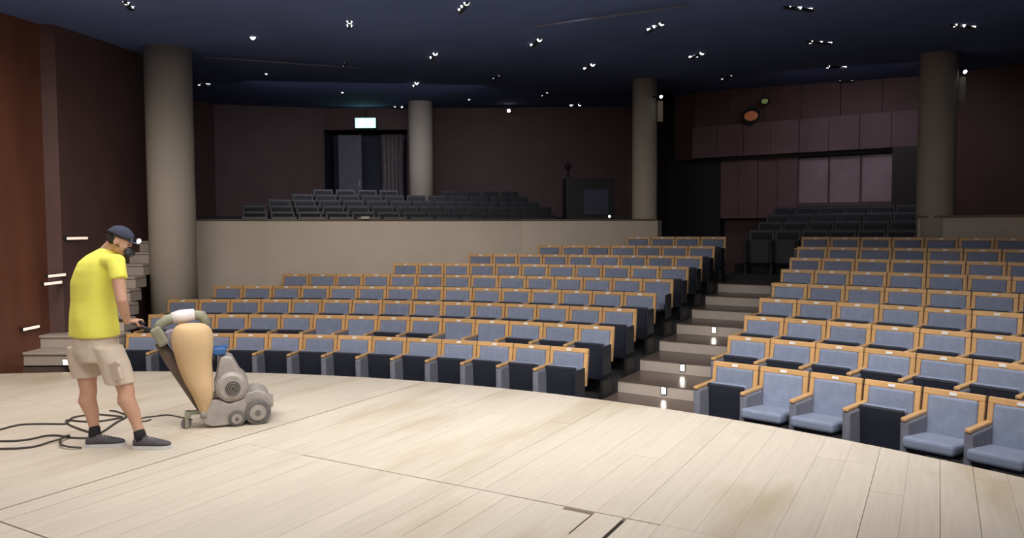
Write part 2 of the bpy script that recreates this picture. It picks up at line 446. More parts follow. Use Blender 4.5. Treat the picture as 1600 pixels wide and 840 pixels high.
# ---------------------------------------------------------------- right parapet
mb = MB()
AR = arc(17.75, 39.75, 66, 2.5)
for a, b in zip(AR[:-1], AR[1:]):
    n = ((a+b)/2 - Vector((CX, CY))).normalized()*.16
    mb.prism([(a.x, a.y), (b.x, b.y), (b.x+n.x, b.y+n.y), (a.x+n.x, a.y+n.y)], .4, 1.86)
struct('wall_parapet_right', mb, M['parapet'])
mb = MB(); ring_block(mb, 17.7, 17.96, 39.75, 66, 1.86, 1.89); struct('trim_2', mb, M['riser'])
mb = MB(); ring_block(mb, 17.96, 23, 39.8, 70, .4, 1.45); struct('floor_right_tier', mb, M['terr'])

# ---------------------------------------------------------------- rear centre rows
CT = [(18.05, 1.66), (18.8, 1.82), (19.55, 1.98), (20.3, 2.14)]
mb = MB()
for j, (R, z) in enumerate(CT):
    ring_block(mb, R - .63, R + .12 if j < 3 else 23.0, 29.5, 39.7, .3, z - CH)
struct('floor_rear_tier', mb, M['terr'])

# ---------------------------------------------------------------- columns
def column(px, d, r, zb, label, tilt=0):
    p = atd(px, 300, d); zt = CEIL0 + CEILS*d + .05
    t = MB()
    t.loft([(Vector((0, 0, 0)), r, r), (Vector((0, 0, zt - zb)), r, r)], n=48)
    o = t.build('column', M['column'], None, True); o.location = (p.x, p.y, zb)
    for f in o.data.polygons:
        if abs(f.normal.z) > .9: f.use_smooth = False
    tag(o, label, 'column', 'round beige columns')
    return p
pc1 = column(268, 11.85, .345, -.3, 'tall round beige column on the far left, behind the man and machine')
pc2 = column(658.5, 20.1, .315, 1.5, 'dim round column beside the far doorway at the back left')
pc3 = column(1007, 15.75, .255, -.2, 'slim round column at the end of the left parapet')
pc4 = column(1462, 12.62, .285, .4, 'round beige column standing at the right parapet')

# ---------------------------------------------------------------- walls and ceiling
def vwall(name, pts, z0, ztop, m, th=.15, flip=False, parent=None):
    mb = MB()
    for (x0, y0), (x1, y1) in zip(pts[:-1], pts[1:]):
        n = Vector((-(y1-y0), x1-x0)).normalized()*(-th if flip else th)
        mb.prism([(x0, y0), (x1, y1), (x1+n.x, y1+n.y), (x0+n.x, y0+n.y)], z0, ztop)
    return struct(name, mb, m, parent)
zc = lambda x, y: CEIL0 + CEILS*max(y, 6.4) + .1
vwall('wall_left', [(-6.25, -3), (-6.2, 9.0), (-6.16, 10.02)], -.5, zc, M['brown'])
vwall('wall_left_rear', [(-6.2, 10.0), (-5.98, 10.04), (-5.98, 13.0), (-8.8, 15.5), (-8.0, 20.5)], -.5, zc, M['maroon'])
# vertical panel joints on the near brown wall, real battens
for i in range(8):
    y = 3.2 + i*.95
    mb = MB().box((-6.205 + .005 + (0 if y < 9 else .02), y, 1.9), (.012, .03, 4.6))
    o = mb.build('batten', M['brown'], bpy.data.objects['wall_left'])
bl = [(-8.0, 20.5), (-6.05, 21.6), (-5.4, 21.7)]
vwall('wall_back_left', bl, .5, zc, M['maroon'])
# doorway wall: frame around an opening with dark lobby behind
dl, dr = atd(508, 300, 21.8), atd(637, 300, 21.8)
vwall('wall_back_door', [(-8.0, 20.6), (dl.x, 21.8)], .5, zc, M['maroon'])
mb = MB(); mb.prism([(dl.x, 21.8), (dr.x, 21.8), (dr.x, 21.95), (dl.x, 21.95)], 4.55, 5.4)
struct('wall_over_door', mb, M['maroon'])
vwall('wall_back_mid', [(dr.x, 21.8), (-1.0, 21.9), (3.3, 21.6), (5.6, 20.4)], .5, zc, M['maroon'])
vwall('wall_lobby', [(dl.x - .1, 23.4), (dr.x + .1, 23.4)], .5, 5.3, M['door'])
vwall('wall_lobby_side', [(dl.x - .1, 21.95), (dl.x - .1, 23.4)], .5, 5.3, M['door'])
vwall('wall_lobby_side_right', [(dr.x + .1, 21.95), (dr.x + .1, 23.4)], .5, 5.3, M['door'], flip=True)
# door leaf and curtain in the doorway
a, b = atd(530, 300, 22.1), atd(566, 300, 22.1)
t = thing('door_leaf', 'narrow grey-blue door leaf standing in the far left doorway under exit sign', 'door', ((a.x+b.x)/2, 22.1, 2.04))
MB().box((0, 0, 1.2), (b.x-a.x, .05, 2.4), bev=.006).build('door_panel', M['doorl'], t)
MB().box((0, -.03, 1.75), (.38, .012, .75), bev=.005).box((0, -.03, .62), (.38, .012, .8), bev=.005).build('door_inset', M['doorl'], t)
MB().box(((b.x-a.x)/2 - .06, -.05, 1.0), (.02, .05, .16), bev=.004).build('door_handle', M['plate'], t)
a, b = atd(596, 300, 22.2), atd(632, 300, 22.2)
mb = MB(); n = 40; w_ = b.x - a.x
for s_ in (0, 1):
    pass
bm = mb.bm; pv = None
for i in range(n+1):
    u = i/n; off = .045*math.sin(u*PI*11) + .01*math.sin(u*41)
    x = (u-.5)*w_
    col_ = [bm.verts.new((x*(1 - .12*math.sin(PI*v)), off*(1-.3*v), .02 + 2.42*v)) for v in (0, .25, .5, .75, 1)]
    if pv:
        for q in range(4): bm.faces.new((pv[q], col_[q], col_[q+1], pv[q+1]))
    pv = col_
cu = mb.build('curtain', M['curtain'], None, True); cu.location = ((a.x+b.x)/2, 22.2, 2.02)
sm = cu.modifiers.new('s', 'SOLIDIFY'); sm.thickness = .02
tag(cu, 'pale grey curtain hanging in the right half of the far doorway', 'curtain')
# exit sign
p = atd(571, 192, 21.6)
t = thing('exit_sign', 'glowing green-white exit sign above the far left doorway', 'sign', p)
MB().box((0, .04, 0), (.62, .08, .32), bev=.01).build('sign_box', M['black'], t)
MB().box((0, -.005, 0), (.58, .012, .28), bev=.004).build('sign_face', M['exit'], t)
fg = MB().sphere((-.09, -.016, .085), (.022, .004, .022)).box((-.085, -.016, .03), (.045, .008, .08), Matrix.Rotation(.35, 3, 'Y')).box((-.125, -.016, -.05), (.022, .008, .1), Matrix.Rotation(.6, 3, 'Y'))
fg.box((-.05, -.016, -.05), (.022, .008, .1), Matrix.Rotation(-.4, 3, 'Y')).box((-.045, -.016, .045), (.07, .008, .018), Matrix.Rotation(.3, 3, 'Y'))
fg.box((.11, -.016, 0), (.09, .008, .018)).box((.15, -.016, .02), (.05, .008, .018), Matrix.Rotation(.8, 3, 'Y')).box((.15, -.016, -.02), (.05, .008, .018), Matrix.Rotation(-.8, 3, 'Y'))
fg.build('running_figure_and_arrow', M['exitfig'], t)
MB().box((0, .04, .24), (.03, .03, .2)).build('bracket', M['black'], t)

# booth at the back of the aisle, laid out across the aisle axis
BAx = R_(33.5); bn = Vector((math.sin(BAx), math.cos(BAx))); bt = Vector((math.cos(BAx), -math.sin(BAx)))
def bp(t_, n_): return Vector((CX, CY)) + bn*n_ + bt*t_
def hitn(px, n_):   # t coordinate where the vertical plane at distance n_ meets pixel column px
    r = ray(px, 300); s = Vector((r.x, r.y)); s /= s.y
    d = (n_ - (Vector((0, 0)) - Vector((CX, CY))).dot(bn)) / s.dot(bn)
    return (s*d - Vector((CX, CY))).dot(bt)
def bbox(mb, t0, t1, n0, n1, z0, z1):
    q = [bp(t0, n0), bp(t1, n0), bp(t1, n1), bp(t0, n1)]
    mb.prism([(v.x, v.y) for v in q], z0, z1); return mb
def zat(px, py, n_):
    t_ = hitn(px, n_); P = bp(t_, n_); r = ray(px, py); return H + r.z*(P.y/r.y)
NB = 21.0
tL, tR, tM, tW = hitn(1045, NB), hitn(1445, NB), hitn(1125, NB), hitn(1246, NB)
tE = hitn(1396, NB)
z_f0, z_f1 = zat(1280, 238, NB), zat(1280, 186, NB)
z_p0 = zat(1280, 318, NB) - .3
zct = lambda x, y: CEIL0 + CEILS*y + .1
wb = MB(); bbox(wb, tL - 1.0, tR + 3.6, NB + .35, NB + .5, .4, zct)
wback = struct('wall_back', wb, M['maroon'])
def panels(t0, t1, n, n0, z0, z1, m, name='panel', topf=None):
    w0 = (t1-t0)/n
    for i in range(n):
        mb = MB(); bbox(mb, t0 + i*w0 + .006, t0 + (i+1)*w0 - .006, n0 - .02*(i % 2), n0 + .3, z0, topf or z1)
        mb.build(name, m, wback)
panels(tM - .6, tR, 8, NB - .25, z_f0, z_f1, M['mar2'])            # projecting fascia band
panels(tM - .6, tR, 6, NB - .1, z_f1 + .015, 0, M['maroon'], topf=lambda x, y: CEIL0 + CEILS*y + .02)
panels(tM, tW, 4, NB + .02, z_p0, z_f0 - .08, M['mar2'])           # booth front panels
mb = MB(); bbox(mb, tM - .9, tR + .1, NB + .0, NB + .3, z_f0 - .08, z_f0 - .005); mb.build('shadow_gap_beam', M['black'], wback)
# booth window
win = bpy.data.objects.new('window_1', None); COL.objects.link(win); win['kind'] = 'structure'
wn = 3
for i in range(wn):
    a = tW + (tE-tW)*i/wn; b = tW + (tE-tW)*(i+1)/wn
    mb = MB(); bbox(mb, a + .02, b - .02, NB + .07, NB + .08, z_p0 + .32, z_f0 - .1); mb.build('window_pane', M['glass'], win)
    mb = MB(); bbox(mb, a, a + .02, NB + .03, NB + .12, z_p0 + .28, z_f0 - .08); mb.build('window_mullion', M['mar2'], win)
mb = MB(); bbox(mb, tW, tE, NB + .0, NB + .14, z_p0 + .24, z_p0 + .31); mb.build('window_sill', M['mar2'], win)
mb = MB(); bbox(mb, tW, tE, NB + .02, NB + .3, .9, z_p0 + .24); mb.build('panel', M['maroon'], wback)
mb = MB(); bbox(mb, tE, tR + .2, NB - .3, NB + .3, .4, z_f0); mb.build('pier', M['edge'], wback)
mb = MB(); bbox(mb, tL - .35, tL, NB - 1.3, NB + .35, .4, zct); struct('wall_passage', mb, M['edge'])
mb = MB(); bbox(mb, tL, tM, NB + .0, NB + .35, .4, z_f0); mb.build('passage_panel', M['black'], wback)
# right rear walls
q0 = bp(tR + .2, NB - .2)
vwall('wall_right_rear', [(q0.x, q0.y), (9.7, 12.9), (11.0, 11.4), (12.5, 8)], .4, zct, M['maroon'])
q1 = atd(1557, 200, 13.0)
# walls out of sight that close the hall
vwall('wall_right', [(12.5, 8.2), (8.2, -3)], -1, zc, M['maroon'], th=.15)
vwall('wall_stage_back', [(8.2, -3), (-6.4, -3)], -1, 4.4, M['brown'])
mb = MB()
mb.prism([(-10, 6.4), (14, 6.4), (14, 25), (-10, 25)], lambda x, y: CEIL0 + CEILS*y, lambda x, y: CEIL0 + CEILS*y + .15)
mb.prism([(-7, -3.2), (14, -3.2), (14, 6.4), (-7, 6.4)], CEIL0 + CEILS*6.4, CEIL0 + CEILS*6.4 + .15)
struct('ceiling', mb, M['ceil'])

# conduits on the ceiling
def conduit(x0, y0, x1, y1, label):
    a, b = atceil(x0, y0), atceil(x1, y1); dz = Vector((0, 0, -.05))
    o = MB().cyl(a + dz, b + dz, .012, n=8).build('ceiling_conduit', M['track'], None, True)
    tag(o, label, 'conduit', 'conduits on the ceiling')
conduit(830, 36, 1075, 1, 'thin pale conduit across the ceiling above the aisle')
conduit(320, 84, 560, 102, 'thin pale conduit across the ceiling right of the big left column')

# ---------------------------------------------------------------- ceiling lamps
clusters = [
 ([(197, 3), (204, 10)], 1), ([(546, 33), (546, 39)], 1), ([(395, 58)], 1), ([(720, 14), (724, 9), (729, 4)], 1), ([(675, 89), (680, 83)], 1),
 ([(538, 103), (540, 98)], 0), ([(535, 144)], 0), ([(311, 130), (325, 131)], 1), ([(648, 133), (651, 129)], 1), ([(617, 166), (628, 167)], 0),
 ([(416, 115)], 0), ([(733, 155)], 0), ([(832, 69), (843, 61)], 1), ([(1015, 45), (1024, 40), (1034, 36)], 1),
 ([(1231, 10), (1248, 11), (1265, 13)], 1), ([(1080, 88), (1088, 86), (1097, 82)], 1), ([(1266, 64), (1281, 65), (1296, 66)], 1),
 ([(915, 106), (926, 100)], 1), ([(1491, 38), (1504, 39), (1520, 41)], 1), ([(772, 122), (780, 117)], 0), ([(848, 149), (855, 144)], 0),
 ([(1129, 123), (1143, 117)], 0), ([(1293, 103), (1319, 104)], 1), ([(1312, 126), (1331, 126)], 0), ([(893, 164), (906, 163)], 1), ([(795, 173)], 1), ([(158, 103)], 0)]
where = ['at the top left of the hall', 'high above the upper left seats', 'alone right of the left column top', 'at the top centre above the hall', 'right of centre above the far doorway',
 'faint, above the exit sign area', 'faint, just up and left of the exit sign', 'close beside the big left column', 'nearest above the far column', 'faint, between exit sign and far column',
 'faint, between left column and exit sign', 'faint, right of the far column top', 'above the left seating block', 'up left of the slim column top', 'at the top right, nearest above the right seats',
 'just right above the slim column', 'second nearest above the right seats', 'left of the slim column top', 'above and right of the right column', 'dim, right of the far column', 'dim, far over the left tier',
 'dim, over the aisle beyond the slim column', 'in front of the booth fascia', 'dim, lowest and farthest before the booth', 'far, low over the left tier wall', 'single, lowest over the left tier wall', 'faint, left of the big column']
cnt = ['', 'single ceiling spotlight ', 'pair of ceiling spotlights ', 'row of three ceiling spotlights ']
for (pts, on), wh in zip(clusters, where):
    P = [atceil(x, y) for x, y in pts]
    for p in P:
        if p.y > 21.0: p *= 1
    P = [atceil(x, y) if atceil(x, y).y < 21.2 else atd(x, y, 21.0) for x, y in pts]
    c = sum(P, Vector())/len(P)
    t = thing('ceiling_spotlight', cnt[len(P)] + wh, 'ceiling light', c, 0, 'spotlights on the dark ceiling')
    zt = CEIL0 + CEILS*c.y - c.z
    if len(P) > 1:
        a, b = P[0] - c, P[-1] - c
        MB().box(((a+b)/2 + Vector((0, 0, zt - .02))), ((b-a).length + .1, .04, .03), Matrix.Rotation(math.atan2(b.y-a.y, b.x-a.x), 3, 'Z')).build('mounting_bar', M['black'], t)
    for p in P:
        q = p - c; top = CEIL0 + CEILS*p.y - p.z
        aim = (Vector((0.5, 3.0, .5)) - p).normalized() if on else (Vector((0.5, 8, 0)) - p).normalized()
        hh = MB().cyl(q - aim*.12, q - aim*.004, .045, .052, 14).cyl(q - aim*.06, q + Vector((0, 0, max(top, .03))), .008, n=6)
        h = hh.build('lamp_housing', M['black'], t)
        r = (.036 if on else .022) * (p.y/12)**.35
        MB().cyl(q - aim*.004, q + aim*.006, r, n=14).build('lamp_lens', M['lens'] if on else M['lensdim'], t)

# bracket spots by the columns, speck on the parapet
for (x, y, d, lab) in [(1033, 151, 15.5, 'small bracket spotlight on the right side of the slim column'), (1508, 112, 12.6, 'small bracket spotlight on the right side of the right column')]:
    p = atd(x, y, d); t = thing('bracket_spotlight', lab, 'spotlight', p)
    aim = Vector((.1, -.8, -.5)).normalized()
    MB().cyl(-aim*.14, -aim*.002, .04, .045, 14).build('lamp_housing', M['black'], t)
    MB().cyl(-aim*.002, aim*.006, .03, n=14).build('lamp_lens', M['lens'], t)
    MB().box((-.17, .03, 0), (.36, .03, .03)).build('bracket', M['black'], t)
    MB().box((0, .09, -.28), (.11, .06, .42), bev=.01).build('driver_box', M['column'], t)
p = atd(952, 345, 15.25); p.z = PT + .075
t = thing('parapet_lamp', 'tiny lit lamp on top of the left parapet near its right end', 'lamp', p)
MB().box((0, .01, -.02), (.07, .07, .05), bev=.01).build('housing', M['black'], t)
MB().sphere((0, -.03, .01), .022).build('lens', M['lens'], t)
p = atd(571, 344, 13.85); p.z = PT + .055
t = MB().box((0, 0, 0), (.16, .08, .05), bev=.012).build('small_box', M['column']); t.location = p
tag(t, 'small pale box sitting on top of the long left parapet', 'box')

# warm lamp and green pilot on the fascia
tw = hitn(1172, NB - .35); P = bp(tw, NB - .35)
t = thing('amber_wall_lamp', 'dim amber lamp glowing on the rear wall above the booth', 'lamp', (P.x, P.y, zat(1172, 181, NB-.35)), -BAx)
MB().cyl((0, .1, 0), (0, .0, 0), .17, .2, 24).build('lamp_housing', M['black'], t)
MB().sphere((0, .02, 0), (.17, .05, .12)).build('lamp_lens', M['amber'], t, True)
tw = hitn(1193, NB - .35); P = bp(tw, NB - .35)
t = thing('green_pilot_lamp', 'small green pilot lamp above the amber wall lamp', 'lamp', (P.x, P.y, zat(1193, 158, NB-.35)), -BAx)
MB().cyl((0, .1, 0), (0, 0, 0), .09, .1, 20).build('lamp_housing', M['black'], t)
MB().sphere((0, .01, 0), (.08, .03, .06)).build('lamp_lens', M['green'], t, True)

# ---------------------------------------------------------------- side stairs at far left
st = bpy.data.objects.new('side_stairs', None); COL.objects.link(st); st['kind'] = 'structure'
for k in range(1, 10):
    y0 = 9.48 + .33*(k-1)
    xr = [-5.08, -5.14, -5.24, -5.36, -5.48, -5.56, -5.6, -5.62, -5.64][k-1]; xl = 6.18 if k < 3 else 5.975; xc = (xr - xl)/2; xw = xr + xl
    mb = MB().box((xc, y0 + .165 + (.8 if k == 9 else 0), .085*k*2 - .085 - .02), (xw, .33 + (1.6 if k == 9 else 0), .13))
    mb.build('riser_block', M['tread'], st)
    MB().box((xc, y0 + .165 - .015 + (.8 if k == 9 else 0), .17*k - .0175), (xw, .345 + (1.6 if k == 9 else 0), .032), bev=.004).build('stair_tread', M['tread'], st)
mb = MB().box((-5.9, 10.9, -.22), (.56, 2.9, .4)); mb.build('stair_base', M['riser'], st)
boxlight('step_light', 'bright low step light at the foot of the side stairs, left of the man', atz(105, 565, .06) + Vector((0, -.02, 0)), 0, .06, .06, M['steplens'], group=None)
for (x, y, hl, lab) in [(120, 372, .55, 'long recessed strip light highest on the left wall, near the man\'s head'), (88, 430, .42, 'recessed strip light on the left wall, upper of the close pair'),
                        (82, 442, .42, 'recessed strip light on the left wall, lower of the close pair'), (48, 512, .36, 'recessed strip light lowest on the left wall beside the stairs')]:
    # intersect with wall plane x = -6.15
    r = ray(x, y); wx = -6.15 if x < 75 else -5.965
    P = Vector((0, 0, H)) + r*(wx/r.x)
    t = thing('strip_light', lab, 'light', P, 0, 'strip lights along the side stairs')
    MB().box((0, 0, 0), (.02, hl + .03, .05), bev=.004).build('housing', M['black'], t)
    MB().box((.012, 0, 0), (.008, hl*.9, .035), bev=.003).build('lens', M['strip'], t)

# ---------------------------------------------------------------- auditorium seats
W = .474
def backy(z): return .02 + (z - .42)*.17
def tiltbox(mb, x, z0, z1, w, t, y, bev=0, seg=2):
    """box following the slope of the back"""
    zc_ = (z0+z1)/2; ang = math.atan(.17)
    mb.box((x, backy(zc_) + y, zc_), (w, t, (z1-z0)/math.cos(ang)), Matrix.Rotation(-ang, 3, 'X'), bev, seg)
MESH = {}
def seat_meshes():
    b = MB(); tiltbox(b, 0, .765, .82, W - .006, .05, 0, .008, 2)
    for s in (-1, 1): tiltbox(b, s*(W/2 - .026), .40, .768, .046, .05, 0, .006, 1)
    MESH['back_frame'] = b.mesh('back_frame')
    b = MB(); tiltbox(b, 0, .36, .77, W - .09, .015, .016); MESH['back_shell'] = b.mesh('back_shell')
    b = MB(); tiltbox(b, 0, .41, .768, W - .096, .07, -.012, .022, 3); MESH['back_cushion'] = b.mesh('back_cushion')
    b = MB(); b.box((0, -.26, .44), (.385, .47, .095), Matrix.Rotation(-.10, 3, 'X'), .03, 3); MESH['seat_open'] = b.mesh('seat')
    b = MB(); b.box((0, -.25, .382), (.34, .40, .03), Matrix.Rotation(-.10, 3, 'X'), .008); MESH['shell_open'] = b.mesh('seat_shell')
    b = MB(); b.box((0, -.10, .445), (.375, .085, .40), Matrix.Rotation(.06, 3, 'X'), .03, 3); MESH['seat_folded'] = b.mesh('seat')
    b = MB(); b.box((0, -.16, .42), (.375, .04, .44), Matrix.Rotation(.06, 3, 'X'), .01, 2); MESH['shell_folded'] = b.mesh('seat_shell')
    b = MB(); b.box((0, -.20, .41), (.07, .40, .40), None, .02, 2); MESH['arm_panel'] = b.mesh('arm_panel')
    b = MB(); b.box((0, -.20, .625), (.05, .42, .03), None, .008, 2); MESH['armrest'] = b.mesh('armrest')
    b = MB(); b.box((0, -.18, .11), (.035, .30, .22)).box((0, -.2, .011), (.07, .38, .022)); MESH['leg'] = b.mesh('leg')
    b = MB(); b.box((0, backy(.795) - .028, .797), (.06, .006, .026), Matrix.Rotation(-.17, 3, 'X'), .002, 1); MESH['number_plate'] = b.mesh('number_plate')
    b = MB(); b.box((0, -.16, .45), (.02, .26, .34), None, .004, 1); MESH['end_panel'] = b.mesh('end_panel')
    mm = dict(end_panel='shell', back_frame='wood', back_shell='wood', back_cushion='blue', seat_open='blue', seat_folded='blue', shell_open='shell', shell_folded='shell',
              arm_panel='armf', armrest='wood', leg='black', number_plate='plate')
    for k, v in mm.items(): MESH[k].materials.append(M[v])
seat_meshes()
def make_seat(folded, end, dark=False):
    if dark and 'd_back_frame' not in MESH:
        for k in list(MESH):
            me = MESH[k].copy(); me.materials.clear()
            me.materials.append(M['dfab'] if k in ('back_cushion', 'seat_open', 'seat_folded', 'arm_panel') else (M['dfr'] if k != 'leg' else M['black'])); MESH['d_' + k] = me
    t = thing('auditorium_seat', 'x', 'seat')
    def part(n, k, x=0.0):
        o = link(n, MESH['d_' + k if dark else k], None, t); o.location.x = x; return o
    part('back_frame', 'back_frame'); part('back_shell', 'back_shell'); part('back_cushion', 'back_cushion')
    part('seat_cushion', 'seat_folded' if folded else 'seat_open'); part('seat_shell', 'shell_folded' if folded else 'shell_open')
    part('number_plate', 'number_plate')
    for x in ([-W/2 + .03] + ([W/2 - .01] if end else [])):
        if x < 0: part('arm_panel', 'arm_panel', x); part('armrest', 'armrest', x)
        else: part('end_panel', 'end_panel', x)
        part('leg', 'leg', x)
    remember(t); return t
PROTO = {}; USED = set()
nseat = 0
def place_seat(x, y, z, rz, folded, end, label, group, dark=False):
    global nseat
    key = (folded, end, dark)
    if key not in PROTO: PROTO[key] = make_seat(*key)
    o = PROTO[key] if key not in USED else dup(PROTO[key])
    USED.add(key)
    o.location = (x, y, z); o.rotation_euler = (0, 0, rz); o['label'] = label; o['group'] = group
    nseat += 1
    return o
def rowname(k, n): return 'front' if k == 0 else ('back' if k == n-1 else ORD[k+1])
# left ends of the rows (angles) as the parapet and stairs cut them
LEFTEND = [-1.8 - 2.8, -4.6, -3.8, -1.8, 1.5, 8.2, 12.8, 17.2, 22.8]
openL = {1: {4, 5, 8, 9}, 4: {1}}
rs = random.Random(3)
for k in range(9):
    R = R1 + PITCH*k; st_ = math.degrees(W*1.003/R)
    a = aisleL(k) - st_/2; j = 1
    while a > LEFTEND[k] + st_*.3:
        fold = not (k > 0 and (j in openL.get(k, ()) or (k > 1 and rs.random() < .0)))
        p = pol(R, a)
        lab = ('blue seat %s, %s row of the left block, %s from the aisle' % ('folded up' if fold else 'folded down', rowname(k, 9), ORD[j]))
        place_seat(p.x, p.y, ZF[k], -R_(a), fold, j == 1, lab, 'seats of the left block')
        a -= st_; j += 1
for k in range(9):
    R = R1 + PITCH*k; st_ = math.degrees(W*1.003*(1.0 + .02*(k == 0))/R)
    a = aisleR(k) + st_/2; j = 1; pend = []
    while True:
        p = pol(R, a)
        if ray_px(p.x, p.y, ZTOP[k])[0] > 1690 or j > 14: break
        if k == 8 and False: break
        pend.append((a, j)); a += st_; j += 1
    for a, j in pend:
        p = pol(R, a)
        fold = (j in (1, 4)) if k == 0 else not (k == 4 and j == 3)
        lab = ('blue seat %s, %s row of the right block, %s from the aisle' % ('folded up' if fold else 'folded down', rowname(k, 9), ORD[j]))
        place_seat(p.x, p.y, ZF[k], -R_(a), fold, j == pend[-1][1], lab, 'seats of the right block')
# rear centre rows
for i, (R, z) in enumerate(CT):
    st_ = math.degrees(W*1.003/R); a = 30.4 + st_/2; j = 1
    lim = 39.4
    while a < lim:
        p = pol(R, a)
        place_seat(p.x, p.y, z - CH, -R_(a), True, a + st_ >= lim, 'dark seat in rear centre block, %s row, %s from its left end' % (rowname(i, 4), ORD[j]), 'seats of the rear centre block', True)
        a += st_; j += 1
# upper left tier rows
ang = math.atan2(tu.y, tu.x)
for j in range(6):
    base = T0 + tn*(.2 + .78*j + .62)
    # visible span
    cand = []
    s = -2.5
    while s < 9.0:
        p = base + tu*s; px = ray_px(p.x, p.y, TZ[j])[0]
        lo_ = [388, 378, 392, 420, 455, 480][j]; hi_ = [858, 858, 858, 855, 840, 800][j]
        if lo_ < px < hi_ and not (j == 5 and 636 < px < 682): cand.append(p)
        s += W*1.003*1.12
    for i, p in enumerate(cand):
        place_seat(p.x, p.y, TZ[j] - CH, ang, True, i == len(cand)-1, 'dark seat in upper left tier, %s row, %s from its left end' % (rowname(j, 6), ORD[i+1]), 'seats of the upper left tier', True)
print('seats', nseat)

# dark equipment rack in the tier at the right of the left parapet
p = atd(919, 300, 16.6); zb = 1.55
t = thing('equipment_cabinet', 'dark equipment cabinet behind the right end of the left parapet', 'cabinet', (p.x, p.y, zb), .1)
MB().box((0, 0, .62), (1.05, .5, 1.24), bev=.01).build('body', M['black'], t)
MB().box((.12, -.27, .72), (.55, .03, .55), bev=.008).build('front_door', M['door'], t)
MB().box((.12, -.29, .36), (.4, .03, .02)).build('handle', M['dfr'], t)
MB().cyl((-.45, 0, 1.24), (-.45, 0, 1.45), .03, n=10).sphere((-.45, 0, 1.5), .07).build('post_lamp', M['black'], t)

# ================================================================ floor sander
mo = Vector((-2.64, 6.39, 0)); hx = Vector((.93, .37, 0)).normalized(); hy = Vector((-hx.y, hx.x, 0))
yaw = math.atan2(hx.y, hx.x)
sander = thing('floor_sander', 'grey drum floor sander with tan dust bag in front of the man', 'machine', mo, yaw)
sander.location = mo
BW = .42   # width of the machine
# body profile (s, z) extruded across
def profile(mb, pts, y0, y1):
    a = [mb.bm.verts.new((x, y0, z)) for x, z in pts]; b = [mb.bm.verts.new((x, y1, z)) for x, z in pts]
    mb.bm.faces.new(a); mb.bm.faces.new(b[::-1])
    for i in range(len(pts)): mb.bm.faces.new((a[i], b[i], b[(i+1) % len(pts)], a[(i+1) % len(pts)]))
    return mb
def arcpts(cx, cz, r, a0, a1, n=10): return [(cx + r*math.cos(R_(a0 + (a1-a0)*i/n)), cz + r*math.sin(R_(a0 + (a1-a0)*i/n))) for i in range(n+1)]
pts = arcpts(.085, .128, .112, 270, 90, 12) + [(.2, .235)] + arcpts(.43, .165, .125, 100, 10, 8) + [(.55, .09), (.5, .05), (.35, .03)]
o = profile(MB(), pts, .03, BW).build('chassis', M['cast'], sander)
bv = o.modifiers.new('b', 'BEVEL'); bv.width = .012; bv.segments = 2
pts = arcpts(.085, .128, .114, 270, 60, 12) + [(.2, .2), (.34, .23)] + [(.36, .12), (.30, .04), (.2, .016)]
o = profile(MB(), pts, -.005, .032).build('belt_guard', M['cast'], sander); bv = o.modifiers.new('b', 'BEVEL'); bv.width = .008; bv.segments = 2
for (cx, cz, r, nm) in [(.435, .108, .108, 'front_wheel'), (.262, .07, .07, 'middle_wheel')]:
    for yy in (-.03, BW - .01):
        wl = MB().loft([(Vector((cx, yy, cz)), r*.82, r*.82), (Vector((cx, yy+.006, cz)), r, r), (Vector((cx, yy+.045, cz)), r, r), (Vector((cx, yy+.05, cz)), r*.82, r*.82)], n=28, side=Vector((0, 0, 1))).build(nm, M['rubber'], sander, False)
        MB().cyl((cx, yy - .012, cz), (cx, yy + .02, cz), r*.62, r*.66, 24).build('hub', M['cast'], wl)
        MB().cyl((cx, yy - .02, cz), (cx, yy, cz), r*.22, n=12).build('hub_cap', M['rubber'], wl)
# motor: barrel across the machine with its fan cover towards the camera, leaning up to the belt housing
mt = MB().loft([(Vector((.225, -.02, .345)), .10, .10), (Vector((.225, .0, .345)), .128, .128), (Vector((.225, .30, .345)), .13, .13), (Vector((.225, .34, .345)), .1, .1)], n=28).build('motor', M['cast'], sander)
for i in range(16):
    a = 2*PI*i/16
    pass
MB().cyl((.235, -.035, .335), (.235, -.018, .335), .058, .062, 24).build('fan_opening', M['castd'], mt)
fg = MB()
for i in range(3): fg.loft([(Vector((.235 + (.018+.016*i)*math.cos(a), -.04, .335 + (.018+.016*i)*math.sin(a))), .0025, .0025) for a in [2*PI*k/20 for k in range(21)]], n=5)
fg.build('fan_guard', M['cast'], mt)
fins = MB()
for k in range(9): fins.cyl((.225, .05 + .026*k, .345), (.225, .058 + .026*k, .345), .142, n=26)
fins.build('cooling_fins', M['cast'], mt)
pts = [(.08, .25), (.10, .42), (.135, .60), (.18, .615), (.235, .60), (.30, .47), (.345, .38), (.30, .28), (.2, .23)]
o = profile(MB(), pts, .04, .28).build('belt_housing', M['cast'], sander); bv = o.modifiers.new('b', 'BEVEL'); bv.width = .03; bv.segments = 3
MB().box((.13, .1, .655), (.12, .12, .07), None, .02, 2).box((.18, .09, .69), (.04, .05, .03), None, .008).build('switch_box', M['bluep'], sander)
MB().box((.075, .06, .60), (.05, .06, .04), None, .01).build('cable_gland', M['black'], sander)
MB().cyl((.14, .12, .615), (.14, .12, .64), .035, n=14).build('switch_collar', M['cast'], sander)
MB().box((.555, .21, .16), (.025, .38, .05), None, .008).box((.56, .05, .20), (.02, .02, .09)).build('front_bumper', M['cast'], sander)
